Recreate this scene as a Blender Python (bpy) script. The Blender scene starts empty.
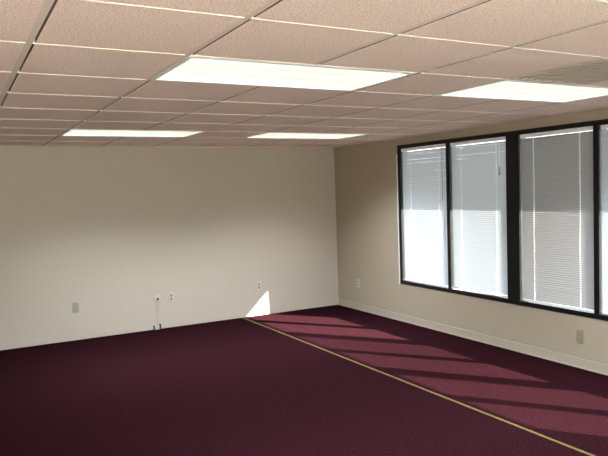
import bpy, bmesh, math, random
from mathutils import Vector, Matrix
random.seed(4)
S = bpy.context.scene
COL = S.collection

# ------------------------------------------------------------------ room measures (metres)
H = 2.192                      # ceiling height
XL, YR = -9.2, -8.4            # left wall, rear wall; the back wall is y=0, the window wall x=0
T = 0.6096                     # ceiling module (2 ft)
GX0, GY0 = -4.403, -6.205      # grid origin
def gx(k): return GX0 + k * T
def gy(j): return GY0 + j * T

# ------------------------------------------------------------------ helpers
def new_bm(): return bmesh.new()

def box(bm, x0, x1, y0, y1, z0, z1, mi=0):
    v = [bm.verts.new((x, y, z)) for z in (z0, z1) for y in (y0, y1) for x in (x0, x1)]
    for q in ((0, 2, 3, 1), (4, 5, 7, 6), (0, 1, 5, 4), (2, 6, 7, 3), (0, 4, 6, 2), (1, 3, 7, 5)):
        f = bm.faces.new([v[i] for i in q]); f.material_index = mi
    return v

def tube(bm, pts, r, seg=8):
    rings = []
    n = len(pts)
    for i, p in enumerate(pts):
        p = Vector(p)
        a = Vector(pts[max(i - 1, 0)]); b = Vector(pts[min(i + 1, n - 1)])
        t = (b - a).normalized()
        u = t.orthogonal().normalized() if i == 0 else (rings[-1][1] - t * rings[-1][1].dot(t)).normalized()
        w = t.cross(u)
        rings.append(([bm.verts.new(p + (u * math.cos(k * 2 * math.pi / seg) + w * math.sin(k * 2 * math.pi / seg)) * r) for k in range(seg)], u))
    for (r0, _), (r1, _) in zip(rings, rings[1:]):
        for k in range(seg):
            bm.faces.new((r0[k], r0[(k + 1) % seg], r1[(k + 1) % seg], r1[k]))
    bm.faces.new(rings[0][0][::-1]); bm.faces.new(rings[-1][0])

def lathe(bm, origin, axis, prof, seg=24):
    # prof: list of (distance along axis, radius)
    axis = Vector(axis).normalized(); u = axis.orthogonal().normalized(); w = axis.cross(u)
    o = Vector(origin); rings = []
    for h, r in prof:
        rings.append([bm.verts.new(o + axis * h + (u * math.cos(k * 2 * math.pi / seg) + w * math.sin(k * 2 * math.pi / seg)) * max(r, 1e-5)) for k in range(seg)])
    for a, b in zip(rings, rings[1:]):
        for k in range(seg):
            bm.faces.new((a[k], a[(k + 1) % seg], b[(k + 1) % seg], b[k]))
    bm.faces.new(rings[0][::-1]); bm.faces.new(rings[-1])

def obj(name, bm, mats, parent=None, bevel=0.0, smooth=False):
    bmesh.ops.recalc_face_normals(bm, faces=bm.faces[:])
    me = bpy.data.meshes.new(name); bm.to_mesh(me); bm.free()
    for m in (mats if isinstance(mats, (list, tuple)) else [mats]): me.materials.append(m)
    if smooth:
        for p in me.polygons: p.use_smooth = True
    o = bpy.data.objects.new(name, me); COL.objects.link(o)
    if parent is not None: o.parent = parent
    if bevel > 0:
        b = o.modifiers.new('bevel', 'BEVEL'); b.width = bevel; b.segments = 2; b.limit_method = 'ANGLE'
    return o

def struct(o, label, cat):
    o['kind'] = 'structure'; o['label'] = label; o['category'] = cat
    return o

def thing(name, label, cat, loc, group=None, rotz=0.0):
    o = bpy.data.objects.new(name, None); COL.objects.link(o)
    o.empty_display_size = 0.05; o.location = loc; o.rotation_euler = (0, 0, rotz)
    o['label'] = label; o['category'] = cat
    if group: o['group'] = group
    return o

def dup(root, loc, label, rotz=None):
    r = root.copy(); COL.objects.link(r); r.location = loc; r['label'] = label
    if rotz is not None: r.rotation_euler = (0, 0, rotz)
    for ch in list(root.children):
        c = ch.copy(); COL.objects.link(c); c.parent = r
        for g in list(ch.children):
            d = g.copy(); COL.objects.link(d); d.parent = c
    return r

# ------------------------------------------------------------------ materials
def mat(name, col, rough=0.6, metal=0.0, spec=0.5):
    m = bpy.data.materials.new(name); m.use_nodes = True
    b = m.node_tree.nodes['Principled BSDF']
    b.inputs['Base Color'].default_value = (*col, 1); b.inputs['Roughness'].default_value = rough
    b.inputs['Metallic'].default_value = metal; b.inputs['Specular IOR Level'].default_value = spec
    return m

def noisy(name, c0, c1, scale, rough=0.9, bump=0.0, bscale=None, detail=4.0, lo=0.35, hi=0.65, spec=0.2, dist=0.002):
    m = mat(name, c0, rough, 0, spec); nt = m.node_tree; b = nt.nodes['Principled BSDF']
    tc = nt.nodes.new('ShaderNodeTexCoord')
    n = nt.nodes.new('ShaderNodeTexNoise'); n.inputs['Scale'].default_value = scale; n.inputs['Detail'].default_value = detail
    nt.links.new(tc.outputs['Object'], n.inputs['Vector'])
    r = nt.nodes.new('ShaderNodeValToRGB'); r.color_ramp.elements[0].position = lo; r.color_ramp.elements[1].position = hi
    r.color_ramp.elements[0].color = (*c0, 1); r.color_ramp.elements[1].color = (*c1, 1)
    nt.links.new(n.outputs['Fac'], r.inputs['Fac']); nt.links.new(r.outputs['Color'], b.inputs['Base Color'])
    if bump:
        n2 = nt.nodes.new('ShaderNodeTexNoise'); n2.inputs['Scale'].default_value = bscale or scale; n2.inputs['Detail'].default_value = 3
        nt.links.new(tc.outputs['Object'], n2.inputs['Vector'])
        bp = nt.nodes.new('ShaderNodeBump'); bp.inputs['Strength'].default_value = bump; bp.inputs['Distance'].default_value = dist
        nt.links.new(n2.outputs['Fac'], bp.inputs['Height']); nt.links.new(bp.outputs['Normal'], b.inputs['Normal'])
    return m

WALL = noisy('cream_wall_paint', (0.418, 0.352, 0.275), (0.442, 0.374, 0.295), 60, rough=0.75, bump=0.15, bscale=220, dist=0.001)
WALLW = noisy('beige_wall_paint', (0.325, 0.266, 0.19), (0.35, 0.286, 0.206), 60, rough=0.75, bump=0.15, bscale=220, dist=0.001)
BASE = noisy('vinyl_cove_base', (0.35, 0.295, 0.22), (0.375, 0.32, 0.245), 40, rough=0.45)
TILE = noisy('mineral_fibre_tile', (0.68, 0.53, 0.435), (0.97, 0.805, 0.68), 130, rough=0.95, bump=0.6, bscale=130, detail=4, lo=0.36, hi=0.52, spec=0.05, dist=0.003)
GRID = mat('painted_ceiling_grid', (0.72, 0.62, 0.51), 0.55)
CROSS = mat('cream_cross_tee', (0.82, 0.75, 0.62), 0.5)
EDGE = mat('shaded_tile_edge', (0.26, 0.20, 0.15), 0.95)  # dark tone puts the shade of the runner gaps into the tile sides
GAP = mat('ceiling_plenum_dark', (0.20, 0.14, 0.10), 0.9)
CARPET = noisy('maroon_carpet', (0.0067, 0.0024, 0.0026), (0.0290, 0.0074, 0.0104), 75, rough=1.0, bump=0.7, bscale=200, detail=6, lo=0.36, hi=0.64, spec=0.0, dist=0.006)
BRASS = noisy('gold_carpet_strip', (0.105, 0.072, 0.021), (0.13, 0.09, 0.028), 30, rough=0.7, spec=0.1)
BRONZE = noisy('dark_bronze_aluminium', (0.0045, 0.004, 0.0038), (0.007, 0.0065, 0.006), 20, rough=0.4, spec=0.25)
BEAD = mat('white_corner_bead', (0.85, 0.82, 0.75), 0.5)
LFRAME = mat('white_fixture_enamel', (0.80, 0.78, 0.74), 0.4)
PLATE_B = mat('ivory_outlet_plastic', (0.28, 0.265, 0.18), 0.4)
PLATE_W = mat('pale_outlet_plastic', (0.44, 0.40, 0.305), 0.4)
PLATE_T = mat('beige_outlet_plastic', (0.25, 0.215, 0.14), 0.4)
BOXM = mat('off_white_box_plastic', (0.41, 0.365, 0.30), 0.5)
SOCK = mat('socket_brown_plastic', (0.25, 0.215, 0.145), 0.4)
DARK = mat('black_plastic', (0.02, 0.02, 0.022), 0.4)
BRASSY = mat('brass_connector', (0.35, 0.27, 0.10), 0.35, 1.0)
CORDW = mat('white_cable_jacket', (0.44, 0.42, 0.38), 0.5)
RAIL = mat('white_blind_rail_enamel', (0.80, 0.78, 0.74), 0.35)
STRING = mat('white_ladder_string', (0.9, 0.9, 0.88), 0.8)
ACRYL = mat('grey_acrylic_wand', (0.30, 0.30, 0.30), 0.25)
GRILLE = mat('grey_grille_enamel', (0.60, 0.51, 0.42), 0.5)
CONC = noisy('exterior_concrete', (0.37, 0.36, 0.345), (0.42, 0.41, 0.395), 6, rough=0.9)
STUCCO = noisy('exterior_stucco', (0.55, 0.50, 0.42), (0.60, 0.55, 0.47), 30, rough=0.9)

def slat_material(name, col, trans):
    m = bpy.data.materials.new(name); m.use_nodes = True; nt = m.node_tree
    for n in list(nt.nodes): nt.nodes.remove(n)
    out = nt.nodes.new('ShaderNodeOutputMaterial'); d = nt.nodes.new('ShaderNodeBsdfDiffuse'); t = nt.nodes.new('ShaderNodeBsdfTranslucent')
    mx = nt.nodes.new('ShaderNodeMixShader'); mx.inputs[0].default_value = trans
    d.inputs[0].default_value = (*col, 1); t.inputs[0].default_value = (*col, 1)
    nt.links.new(d.outputs[0], mx.inputs[1]); nt.links.new(t.outputs[0], mx.inputs[2]); nt.links.new(mx.outputs[0], out.inputs[0])
    return m
SLAT = slat_material('white_vinyl_slat', (0.425, 0.44, 0.455), 0.012)
SLAT_D = slat_material('grey_white_slat', (0.29, 0.285, 0.285), 0.012)

GLASS = bpy.data.materials.new('window_glass'); GLASS.use_nodes = True
nt = GLASS.node_tree
for n in list(nt.nodes): nt.nodes.remove(n)
o_ = nt.nodes.new('ShaderNodeOutputMaterial'); tr = nt.nodes.new('ShaderNodeBsdfTransparent'); gl = nt.nodes.new('ShaderNodeBsdfGlossy')
tr.inputs[0].default_value = (0.93, 0.96, 0.945, 1); gl.inputs['Roughness'].default_value = 0.02
lw = nt.nodes.new('ShaderNodeLayerWeight'); lw.inputs[0].default_value = 0.5
pw = nt.nodes.new('ShaderNodeMath'); pw.operation = 'POWER'; pw.inputs[1].default_value = 4.0
fr = nt.nodes.new('ShaderNodeMath'); fr.operation = 'MULTIPLY_ADD'; fr.inputs[1].default_value = 0.85; fr.inputs[2].default_value = 0.035
nt.links.new(lw.outputs['Facing'], pw.inputs[0]); nt.links.new(pw.outputs[0], fr.inputs[0])
mx = nt.nodes.new('ShaderNodeMixShader')
nt.links.new(fr.outputs[0], mx.inputs[0]); nt.links.new(tr.outputs[0], mx.inputs[1]); nt.links.new(gl.outputs[0], mx.inputs[2]); nt.links.new(mx.outputs[0], o_.inputs[0])

LAMP = bpy.data.materials.new('lit_prismatic_lens'); LAMP.use_nodes = True
nt = LAMP.node_tree
for n in list(nt.nodes): nt.nodes.remove(n)
o_ = nt.nodes.new('ShaderNodeOutputMaterial'); em = nt.nodes.new('ShaderNodeEmission')
tc = nt.nodes.new('ShaderNodeTexCoord'); sp = nt.nodes.new('ShaderNodeSeparateXYZ'); nt.links.new(tc.outputs['Object'], sp.inputs[0])
# three fluorescent tubes behind the lens: emission is strongest along each tube
m1 = nt.nodes.new('ShaderNodeMath'); m1.operation = 'MULTIPLY'; m1.inputs[1].default_value = 2 * math.pi / 0.185
nt.links.new(sp.outputs['Y'], m1.inputs[0])
m2 = nt.nodes.new('ShaderNodeMath'); m2.operation = 'COSINE'; nt.links.new(m1.outputs[0], m2.inputs[0])
m3 = nt.nodes.new('ShaderNodeMath'); m3.operation = 'MULTIPLY_ADD'; m3.inputs[1].default_value = 0.15; m3.inputs[2].default_value = 0.85
nt.links.new(m2.outputs[0], m3.inputs[0])
LAMP_POWER = 0.335
m4 = nt.nodes.new('ShaderNodeMath'); m4.operation = 'MULTIPLY'; m4.inputs[1].default_value = LAMP_POWER; nt.links.new(m3.outputs[0], m4.inputs[0])
em.inputs[0].default_value = (0.93, 1.0, 0.84, 1)
nt.links.new(m4.outputs[0], em.inputs[1]); lt = nt.nodes.new('ShaderNodeBsdfTransparent'); lt.inputs[0].default_value = (0.92, 0.92, 0.92, 1)
ad = nt.nodes.new('ShaderNodeAddShader')
nt.links.new(em.outputs[0], ad.inputs[0]); nt.links.new(lt.outputs[0], ad.inputs[1]); nt.links.new(ad.outputs[0], o_.inputs[0])

# ------------------------------------------------------------------ setting: shell
bm = new_bm(); box(bm, XL, 0.0, YR, 0.0, -0.12, 0.0)
struct(obj('floor', bm, CARPET), 'maroon loop carpet covering the whole floor', 'floor')
bm = new_bm(); box(bm, XL - 0.15, 0.15, 0.0, 0.15, -0.12, 2.45)
struct(obj('wall_back', bm, WALL), 'long cream painted wall facing the camera', 'wall')
bm = new_bm(); box(bm, XL - 0.15, XL, YR, 0.0, -0.12, 2.45)
struct(obj('wall_left', bm, WALL), 'cream wall on the left, outside the photo', 'wall')
RX0, RX1, RZ0, RZ1 = -9.0, -1.2, 0.10, 2.08      # unseen glazing added behind the camera to bring in daylight
bm = new_bm()
box(bm, XL - 0.15, RX0, YR - 0.15, YR, -0.12, 2.45); box(bm, RX1, 0.13, YR - 0.15, YR, -0.12, 2.45)
box(bm, RX0, RX1, YR - 0.15, YR, -0.12, RZ0); box(bm, RX0, RX1, YR - 0.15, YR, RZ1, 2.45)
struct(obj('wall_rear', bm, WALL), 'cream wall behind the camera with glazing added for daylight', 'wall')

# window opening in the right wall
WZ0, WZ1 = 0.455, 2.112
WY1 = -1.432                                    # jamb nearest the back wall (outer edge)
PANE, MN, MW = 0.7975, 0.05, 0.155               # pane width, narrow mullion, wide mullion
panes = []; mull = []
y = WY1 - 0.048
NU = 3
for u in range(NU):
    for k in range(2):
        panes.append((y - PANE, y)); y -= PANE
        w = MN if k == 0 else MW
        if not (u == NU - 1 and k == 1):
            mull.append((y - w, y)); y -= w
WY0 = y - 0.048
bm = new_bm()
box(bm, 0.0, 0.13, YR, 0.0, -0.12, WZ0)
box(bm, 0.0, 0.13, YR, 0.0, WZ1, 2.45)
box(bm, 0.0, 0.13, WY1, 0.0, WZ0, WZ1)
box(bm, 0.0, 0.13, YR, WY0, WZ0, WZ1)
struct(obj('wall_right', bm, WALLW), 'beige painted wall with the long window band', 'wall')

# baseboards
bm = new_bm(); box(bm, XL, -0.006, -0.003, 0.0, 0.0, 0.07)
struct(obj('baseboard_back', bm, WALL, bevel=0.001), 'low cream base along the back wall', 'baseboard')
bm = new_bm(); box(bm, -0.006, 0.0, YR, 0.0, 0.0, 0.085); box(bm, -0.016, -0.006, YR, -0.006, 0.0, 0.012)
struct(obj('baseboard_right', bm, BASE, bevel=0.002), 'low cream cove base below the windows', 'baseboard')

# gold strip in the carpet
bm = new_bm()
n = 40
for i in range(n):
    box(bm, -1.487, -1.463, YR + i * (-YR - 0.02) / n, YR + (i + 1) * (-YR - 0.02) / n, 0.0, 0.003)
bmesh.ops.remove_doubles(bm, verts=bm.verts[:], dist=1e-5)
struct(obj('trim_1', bm, BRASS), 'thin gold strip running across the carpet', 'trim')

# ------------------------------------------------------------------ ceiling
lights = {(1, 2): 'a', (4, 2): 'b', (1, 7): 'c', (4, 7): 'd'}
skip = set()
for (k, j) in lights: skip |= {(k, j), (k + 1, j)}
skip.add((4, 1))                                  # return air grille
bm = new_bm()
box(bm, XL, 0.0, YR, 0.0, H + 0.06, 2.40, 1)      # deck over the tiles
TEE = 0.012; REV = 0.009
for k in range(-9, 9):
    xa, xb = max(gx(k) + TEE + REV, XL), min(gx(k + 1) - TEE, 0.0)
    if xb - xa < 0.01: continue
    for j in range(-7, 12):
        ya, yb = max(gy(j), YR), min(gy(j + 1), 0.0)
        if yb - ya < 0.01 or (k, j) in skip: continue
        n0 = len(bm.faces); box(bm, xa, xb, ya, yb, H, H + 0.016); bm.faces.ensure_lookup_table()
        for q in (4, 5): bm.faces[n0 + q].material_index = 2      # cut edges coloured dark to draw the shadow line along the main runners
# dark strips for the shade of two uneven tile gaps near the window wall
box(bm, -0.83, -0.70, -2.092, -2.080, H - 0.002, H + 0.001, 1)
for i in range(4): box(bm, -0.50 + i * 0.05, -0.45 + i * 0.05, -2.215 - i * 0.03, -2.201 - i * 0.03, H - 0.002, H + 0.001, 1)
ceil = struct(obj('ceiling', bm, [TILE, GAP, EDGE]), 'suspended ceiling of pinkish beige mineral tiles', 'ceiling')
bm = new_bm()
def spans(a, b, cuts):
    out = [(a, b)]
    for c0, c1 in cuts:
        nx = []
        for s0, s1 in out:
            if c1 <= s0 or c0 >= s1: nx.append((s0, s1)); continue
            if c0 > s0: nx.append((s0, c0))
            if c1 < s1: nx.append((c1, s1))
        out = nx
    return out
for k in range(-7, 8):
    x = gx(k)
    cuts = [(gy(j), gy(j + 1)) for (kk, j) in lights if kk + 1 == k]
    for a, b in spans(YR, 0.0, cuts):
        box(bm, x - TEE, x + TEE, a, b, H, H + 0.03, 0)
for j in range(-5, 11):
    yy = gy(j)
    for k in range(-8, 8):
        a, b = max(gx(k) + TEE, XL), min(gx(k + 1) - TEE, 0.0)
        if b - a < 0.02: continue
        box(bm, a, b, yy - 0.005, yy + 0.005, H - 0.0025, H + 0.02, 1)
box(bm, XL, 0.0, -0.02, 0.0, H - 0.001, H + 0.02, 0); box(bm, -0.02, 0.0, YR, -0.02, H - 0.001, H + 0.02, 0)
obj('ceiling_grid', bm, [GRID, CROSS], ceil)

# ------------------------------------------------------------------ ceiling lights (2 x 4 ft troffers)
LG = 'fluorescent ceiling light panels'
L0 = thing('ceiling_light', 'largest lit ceiling panel, nearest the camera, in the middle of the ceiling', 'ceiling light',
           (gx(1) + T, gy(2) + T / 2, H), LG)
w, d = T - 0.010, T / 2 - 0.010
bm = new_bm(); f = 0.022
for a in ((-w, w, -d, -d + f), (-w, w, d - f, d), (-w, -w + f, -d + f, d - f), (w - f, w, -d + f, d - f)):
    box(bm, a[0], a[1], a[2], a[3], -0.004, 0.012)
obj('frame', bm, LFRAME, L0, bevel=0.002)
bm = new_bm(); box(bm, -w + f, w - f, -d + f, d - f, 0.003, 0.006)
obj('lens', bm, LAMP, L0)
bm = new_bm(); box(bm, -w, w, -d, d, 0.012, 0.055)
obj('housing', bm, LFRAME, L0)
al = bpy.data.lights.new('tube_light', 'AREA'); al.shape = 'RECTANGLE'; al.size = 2 * (w - f) - 0.02; al.size_y = 2 * (d - f) - 0.02
al.energy = 70.0; al.spread = math.radians(124); al.color = (0.90, 1.0, 1.14)
ao = bpy.data.objects.new('tube_light', al); COL.objects.link(ao); ao.parent = L0; ao.location = (0, 0, 0.0095)
dup(L0, (gx(4) + T, gy(2) + T / 2, H), 'lit ceiling panel near the window wall, right beside the air grille')
dup(L0, (gx(1) + T, gy(7) + T / 2, H), 'small-looking lit panel close to the back wall, left of its pair')
dup(L0, (gx(4) + T, gy(7) + T / 2, H), 'lit panel close to the back wall, nearest the corner of the room')

# ------------------------------------------------------------------ return air grille
G = thing('air_grille', 'grey louvred return air grille in the ceiling beside a lit panel', 'vent', (gx(4) + T / 2, gy(1) + T / 2, H))
hw = T / 2 - 0.013
bm = new_bm(); f = 0.03
for a in ((-hw, hw, -hw, -hw + f), (-hw, hw, hw - f, hw), (-hw, -hw + f, -hw + f, hw - f), (hw - f, hw, -hw + f, hw - f)):
    box(bm, a[0], a[1], a[2], a[3], -0.004, 0.014)
obj('frame', bm, GRILLE, G, bevel=0.002)
bm = new_bm()
nl = 10
for i in range(nl):
    x = -hw + f + (i + 0.5) * (2 * hw - 2 * f) / nl
    box(bm, x - 0.009, x + 0.009, -hw + f, hw - f, -0.004, -0.0025)      # flat blade
    box(bm, x - 0.001, x + 0.001, -hw + f, hw - f, -0.0025, 0.019)
obj('louvres', bm, GRILLE, G)
bm = new_bm(); box(bm, -hw, hw, -hw, hw, 0.02, 0.055)
obj('backing', bm, GAP, G)

# ------------------------------------------------------------------ window
XI, XO, XG = -0.006, 0.105, 0.085
bm = new_bm()
box(bm, XI, XO, WY0, WY1, WZ0, WZ0 + 0.042)
box(bm, XI, XO, WY0, WY1, WZ1 - 0.042, WZ1)
box(bm, XI, XO, WY1 - 0.048, WY1, WZ0 + 0.042, WZ1 - 0.042)
box(bm, XI, XO, WY0, WY0 + 0.048, WZ0 + 0.042, WZ1 - 0.042)
win = struct(obj('window_1', bm, BRONZE, bevel=0.002), 'long band of dark bronze framed windows', 'window')
for a, b in mull:
    bm = new_bm(); box(bm, XI, XO, a, b, WZ0 + 0.042, WZ1 - 0.042)
    obj('mullion', bm, BRONZE, win, bevel=0.002)
for a, b in panes:
    bm = new_bm(); box(bm, XG, XG + 0.006, a, b, WZ0 + 0.042, WZ1 - 0.042); obj('pane', bm, GLASS, win)
bm = new_bm(); box(bm, -0.007, 0.0, WY1 + 0.008, WY1 + 0.022, WZ0 - 0.008, WZ1 - 0.10)
obj('corner_bead', bm, BEAD, win)

# added glazing behind the camera: out of view, lights ceiling and walls
bm = new_bm(); f = 0.05; ya, yb = YR - 0.11, YR - 0.01
box(bm, RX0, RX1, ya, yb, RZ0, RZ0 + f); box(bm, RX0, RX1, ya, yb, RZ1 - f, RZ1)
box(bm, RX0, RX0 + f, ya, yb, RZ0 + f, RZ1 - f); box(bm, RX1 - f, RX1, ya, yb, RZ0 + f, RZ1 - f)
added_win = struct(obj('added_window', bm, BRONZE), 'unseen glazing behind the camera, added for its daylight', 'window')
NP = 5
for i in range(NP):
    xa = RX0 + f + (RX1 - RX0 - 2 * f) * i / NP; xb = RX0 + f + (RX1 - RX0 - 2 * f) * (i + 1) / NP
    if i:
        bm = new_bm(); box(bm, xa - 0.025, xa + 0.025, ya, yb, RZ0 + f, RZ1 - f); obj('mullion', bm, BRONZE, added_win)
    bm = new_bm(); box(bm, xa, xb, YR - 0.06, YR - 0.054, RZ0 + f, RZ1 - f); obj('pane', bm, GLASS, added_win)

# ------------------------------------------------------------------ blinds
BX = 0.030
def make_blind(idx, y0, y1, label, tilt, slat, wand=None, tassel=None, skew=0.0, pitch=0.0202, hole=0.0003):
    yc = (y0 + y1) / 2; hw = (y1 - y0) / 2 - 0.007
    zb, zt = WZ0 + 0.046, WZ1 - 0.044
    t = thing('window_blind', label, 'blind', (BX, yc, zb), 'mini blinds in the window band')
    h = zt - zb
    bm = new_bm(); box(bm, -0.016, 0.014, -hw, hw, h - 0.034, h)
    obj('headrail', bm, RAIL, t, bevel=0.002)
    bm = new_bm(); v = box(bm, -0.012, 0.012, -hw, hw, 0.004, 0.018)
    for q in v:
        q.co.z += skew * (q.co.y + hw) / (2 * hw)
    obj('bottom_rail', bm, RAIL, t, bevel=0.003)
    bm = new_bm(); wd = 0.0258; rnd = random.Random(idx)
    z = 0.030 + max(skew, 0)
    nsl = round((h - 0.0475 - z) / pitch); pitch = (h - 0.0475 - z) / nsl
    for q in range(nsl + 1):
        a = math.radians(tilt + rnd.uniform(-0.7, 0.7))
        rows = []
        e0 = rnd.uniform(-0.0006, 0.0006); e1 = rnd.uniform(-0.0006, 0.0006)
        for s in (-1.0, -0.34, 0.34, 1.0):          # across the slat, crowned
            lx = s * wd / 2; lz = 0.0016 * (1 - s * s)
            x = lx * math.cos(a) - lz * math.sin(a); zz = lx * math.sin(a) + lz * math.cos(a)
            ys = (-hw, -hw * 0.63 - hole, -hw * 0.63 + hole, hw * 0.63 - hole, hw * 0.63 + hole, hw)
            rows.append([bm.verts.new((x, yq, z + zz + e0 + (e1 - e0) * (yq + hw) / (2 * hw))) for yq in ys])
        for ri in range(3):
            for c in range(5):
                if ri == 1 and c in (1, 3): continue      # rout hole for the cord
                bm.faces.new((rows[ri][c], rows[ri][c + 1], rows[ri + 1][c + 1], rows[ri + 1][c]))
        z += pitch
    obj('slats', bm, slat, t, smooth=True)
    for yy in (-hw * 0.63, hw * 0.63):
        bm = new_bm(); tube(bm, [(-0.0135, yy, 0.016), (-0.0135, yy, h - 0.034)], 0.0007, 6)
        obj('ladder_string', bm, STRING, t)
    if wand:
        yy, ln = wand
        bm = new_bm(); tube(bm, [(-0.017, yy - yc, h - 0.02), (-0.021, yy - yc, h - 0.05), (-0.021, yy - yc, h - ln)], 0.0035, 8)
        obj('tilt_wand', bm, ACRYL, t)
    if tassel:
        yy, zz = tassel
        bm = new_bm(); tube(bm, [(-0.017, yy - yc, h - 0.02), (-0.020, yy - yc, zz + 0.03 - zb)], 0.0012, 6)
        c = obj('lift_cord', bm, STRING, t)
        bm = new_bm(); lathe(bm, (-0.021, yy - yc, zz - 0.05 - zb), (0, 0, 1), [(0, 0.011), (0.02, 0.011), (0.07, 0.006), (0.085, 0.003)], 12)
        obj('tassel', bm, ACRYL, c)
    return t

blinds = [
    ('white mini blind in the first window pane from the room corner', 55, SLAT, dict(wand=(-2.20, 0.62))),
    ('white mini blind with a hanging cord tassel, just left of the wide dark mullion', 56, SLAT, dict(tassel=(-3.03, 1.75), skew=-0.02)),
    ('greyer mini blind just right of the wide dark mullion', 66, SLAT_D, dict(hole=0.0006)),
    ('white mini blind cut off by the right edge of the photo', 65, SLAT, {}),
    ('white mini blind, fifth pane from the room corner', 65.5, SLAT, {}),
    ('white mini blind, sixth pane from the room corner', 66, SLAT, {}),
]
for i, ((a, b), (lb, tl, sm, kw)) in enumerate(zip(panes, blinds)):
    make_blind(i, a, b, lb, tl, sm, **kw)

# ------------------------------------------------------------------ outlets
def outlet(label, loc, rotz, pm, sm, w=0.07, h=0.115, group='wall outlets'):
    # local: plate in the XZ plane, facing -Y
    t = thing('wall_outlet', label, 'outlet', loc, group, rotz)
    bm = new_bm(); box(bm, -w / 2, w / 2, -0.006, 0.0, -h / 2, h / 2)
    obj('cover_plate', bm, pm, t, bevel=0.002)
    for zz in (-0.022, 0.022):
        bm = new_bm(); lathe(bm, (0, -0.006, zz), (0, -1, 0), [(0, 0.0165), (0.003, 0.0165), (0.0035, 0.015)], 16)
        s = obj('socket', bm, sm, t)
        bm = new_bm()
        for xx in (-0.006, 0.006): box(bm, xx - 0.001, xx + 0.001, -0.0102, -0.0094, zz - 0.002, zz + 0.006)
        obj('slot', bm, DARK, s)
    bm = new_bm(); lathe(bm, (0, -0.006, 0), (0, -1, 0), [(0, 0.0035), (0.0012, 0.003)], 10)
    obj('screw', bm, BRASSY, t)
    return t
outlet('olive beige outlet on the back wall, farthest left', (-3.515, 0, 0.375), 0, PLATE_B, PLATE_B)
outlet('pale outlet on the back wall, right beside the round cable jack', (-2.40, 0, 0.372), 0, PLATE_W, SOCK)
outlet('small outlet on the back wall, above the bright sun patch', (-1.22, 0, 0.388), 0, PLATE_W, SOCK)
outlet('outlet on the window wall, near the room corner', (0, -0.51, 0.362), math.pi / 2 * -1, PLATE_W, SOCK)
outlet('beige outlet on the window wall, under the windows at right', (0, -3.935, 0.28), -math.pi / 2, PLATE_T, PLATE_T)

J = thing('cable_jack', 'round ivory cable jack with dark centre on the back wall', 'cable jack', (-2.57, 0, 0.368))
bm = new_bm(); lathe(bm, (0, 0, 0), (0, -1, 0), [(0, 0.040), (0.004, 0.040), (0.007, 0.036), (0.008, 0.02)], 28); obj('cover_plate', bm, PLATE_W, J, smooth=False)
bm = new_bm(); lathe(bm, (0, -0.008, 0), (0, -1, 0), [(0, 0.014), (0.012, 0.012), (0.014, 0.006)], 14); obj('connector', bm, DARK, J)

C = thing('cable', 'thin pale cable hanging from the round jack down to the floor', 'cable', (-2.575, -0.006, 0.0))
bm = new_bm(); tube(bm, [(0.005, -0.017, 0.352), (0.003, -0.012, 0.33), (-0.002, -0.006, 0.25), (-0.006, -0.005, 0.15), (-0.010, -0.006, 0.08), (-0.012, -0.010, 0.05)], 0.004, 8)
obj('cord', bm, CORDW, C)
B = thing('junction_box', 'small white box with dark ends at the foot of the back wall, below the jack', 'junction box', (-2.595, -0.006, 0.0))
bm = new_bm(); box(bm, -0.030, 0.026, -0.024, 0.0, 0.0, 0.046); obj('body', bm, BOXM, B, bevel=0.003)
bm = new_bm(); box(bm, -0.044, -0.030, -0.028, -0.002, 0.0, 0.052); obj('end_cap', bm, DARK, B, bevel=0.002)
bm = new_bm(); box(bm, 0.026, 0.044, -0.030, -0.002, 0.0, 0.064); obj('end_cap', bm, DARK, B, bevel=0.002)

# ------------------------------------------------------------------ outside
bm = new_bm(); box(bm, -24.0, 16.0, -34.0, 14.0, -0.35, -0.2)
struct(obj('ground', bm, CONC), 'pale concrete paving outside the windows', 'ground')
SUN = Vector((-1.0, 1.36, -0.95))
EAVE = 1.10
he = 1.335 + 0.95 * EAVE
bm = new_bm(); box(bm, 0.13, EAVE, -16.0, 3.0, he, he + 0.2)
struct(obj('roof_overhang', bm, STUCCO), 'roof overhang above the windows outside', 'roof')

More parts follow.
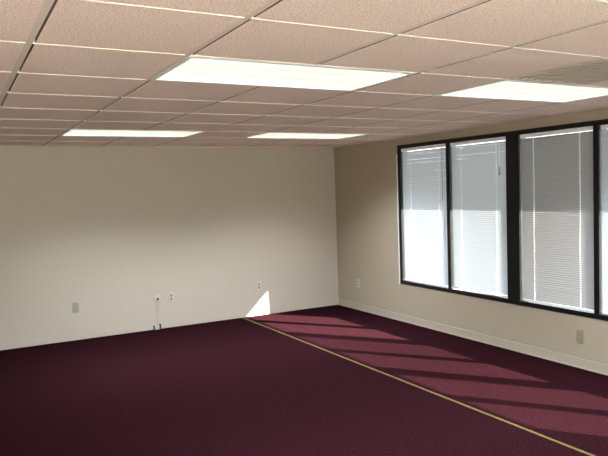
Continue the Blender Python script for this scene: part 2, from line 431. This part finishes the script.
# ------------------------------------------------------------------ light
sl = bpy.data.lights.new('sun', 'SUN'); sl.energy = 142.0; sl.angle = math.radians(0.6); sl.color = (1.0, 0.95, 0.88)
so = bpy.data.objects.new('sun', sl); COL.objects.link(so); so.location = (4, -6, 5)
so.rotation_euler = SUN.to_track_quat('-Z', 'Y').to_euler()
W = bpy.data.worlds.new('world'); S.world = W; W.use_nodes = True
nt = W.node_tree; bg = nt.nodes['Background']; bg.inputs[1].default_value = 1.0
# hazy daylight sky: brightest towards the horizon
tc = nt.nodes.new('ShaderNodeTexCoord'); sx = nt.nodes.new('ShaderNodeSeparateXYZ'); cr = nt.nodes.new('ShaderNodeValToRGB')
nt.links.new(tc.outputs['Generated'], sx.inputs[0]); nt.links.new(sx.outputs['Z'], cr.inputs['Fac'])
HAZE, ZEN = 9.5, 4.5
e = cr.color_ramp.elements
e[0].position = 0.0; e[0].color = (0.82 * HAZE, 0.92 * HAZE, 1.04 * HAZE, 1)
e[1].position = 0.45; e[1].color = (0.70 * ZEN, 0.84 * ZEN, 1.0 * ZEN, 1)
nt.links.new(cr.outputs['Color'], bg.inputs[0])

# ------------------------------------------------------------------ camera
F, YAW, PIT, ROL = 638.05, 0.50420, -0.05855, 0.03328
fwd = Vector((math.sin(YAW) * math.cos(PIT), math.cos(YAW) * math.cos(PIT), math.sin(PIT)))
r0 = Vector((math.cos(YAW), -math.sin(YAW), 0)); d0 = fwd.cross(r0)
rt = math.cos(ROL) * r0 + math.sin(ROL) * d0; dn = -math.sin(ROL) * r0 + math.cos(ROL) * d0
cd = bpy.data.cameras.new('camera'); cam = bpy.data.objects.new('camera', cd); COL.objects.link(cam)
M = Matrix((rt, -dn, -fwd)).transposed().to_4x4(); M.translation = Vector((-4.6915, -7.5653, 1.6133))
cam.matrix_world = M
cd.sensor_width = 36.0; cd.lens = F / 608 * 36.0; cd.clip_start = 0.02
S.camera = cam

S.view_settings.view_transform = 'Standard'; S.view_settings.look = 'None'
S.view_settings.exposure = 0.0; S.view_settings.gamma = 1.0; S.view_settings.use_curve_mapping = False
S.cycles.max_bounces = 16; S.cycles.diffuse_bounces = 8; S.cycles.transparent_max_bounces = 16
S.cycles.sample_clamp_indirect = 8.0
S.cycles.use_denoising = True
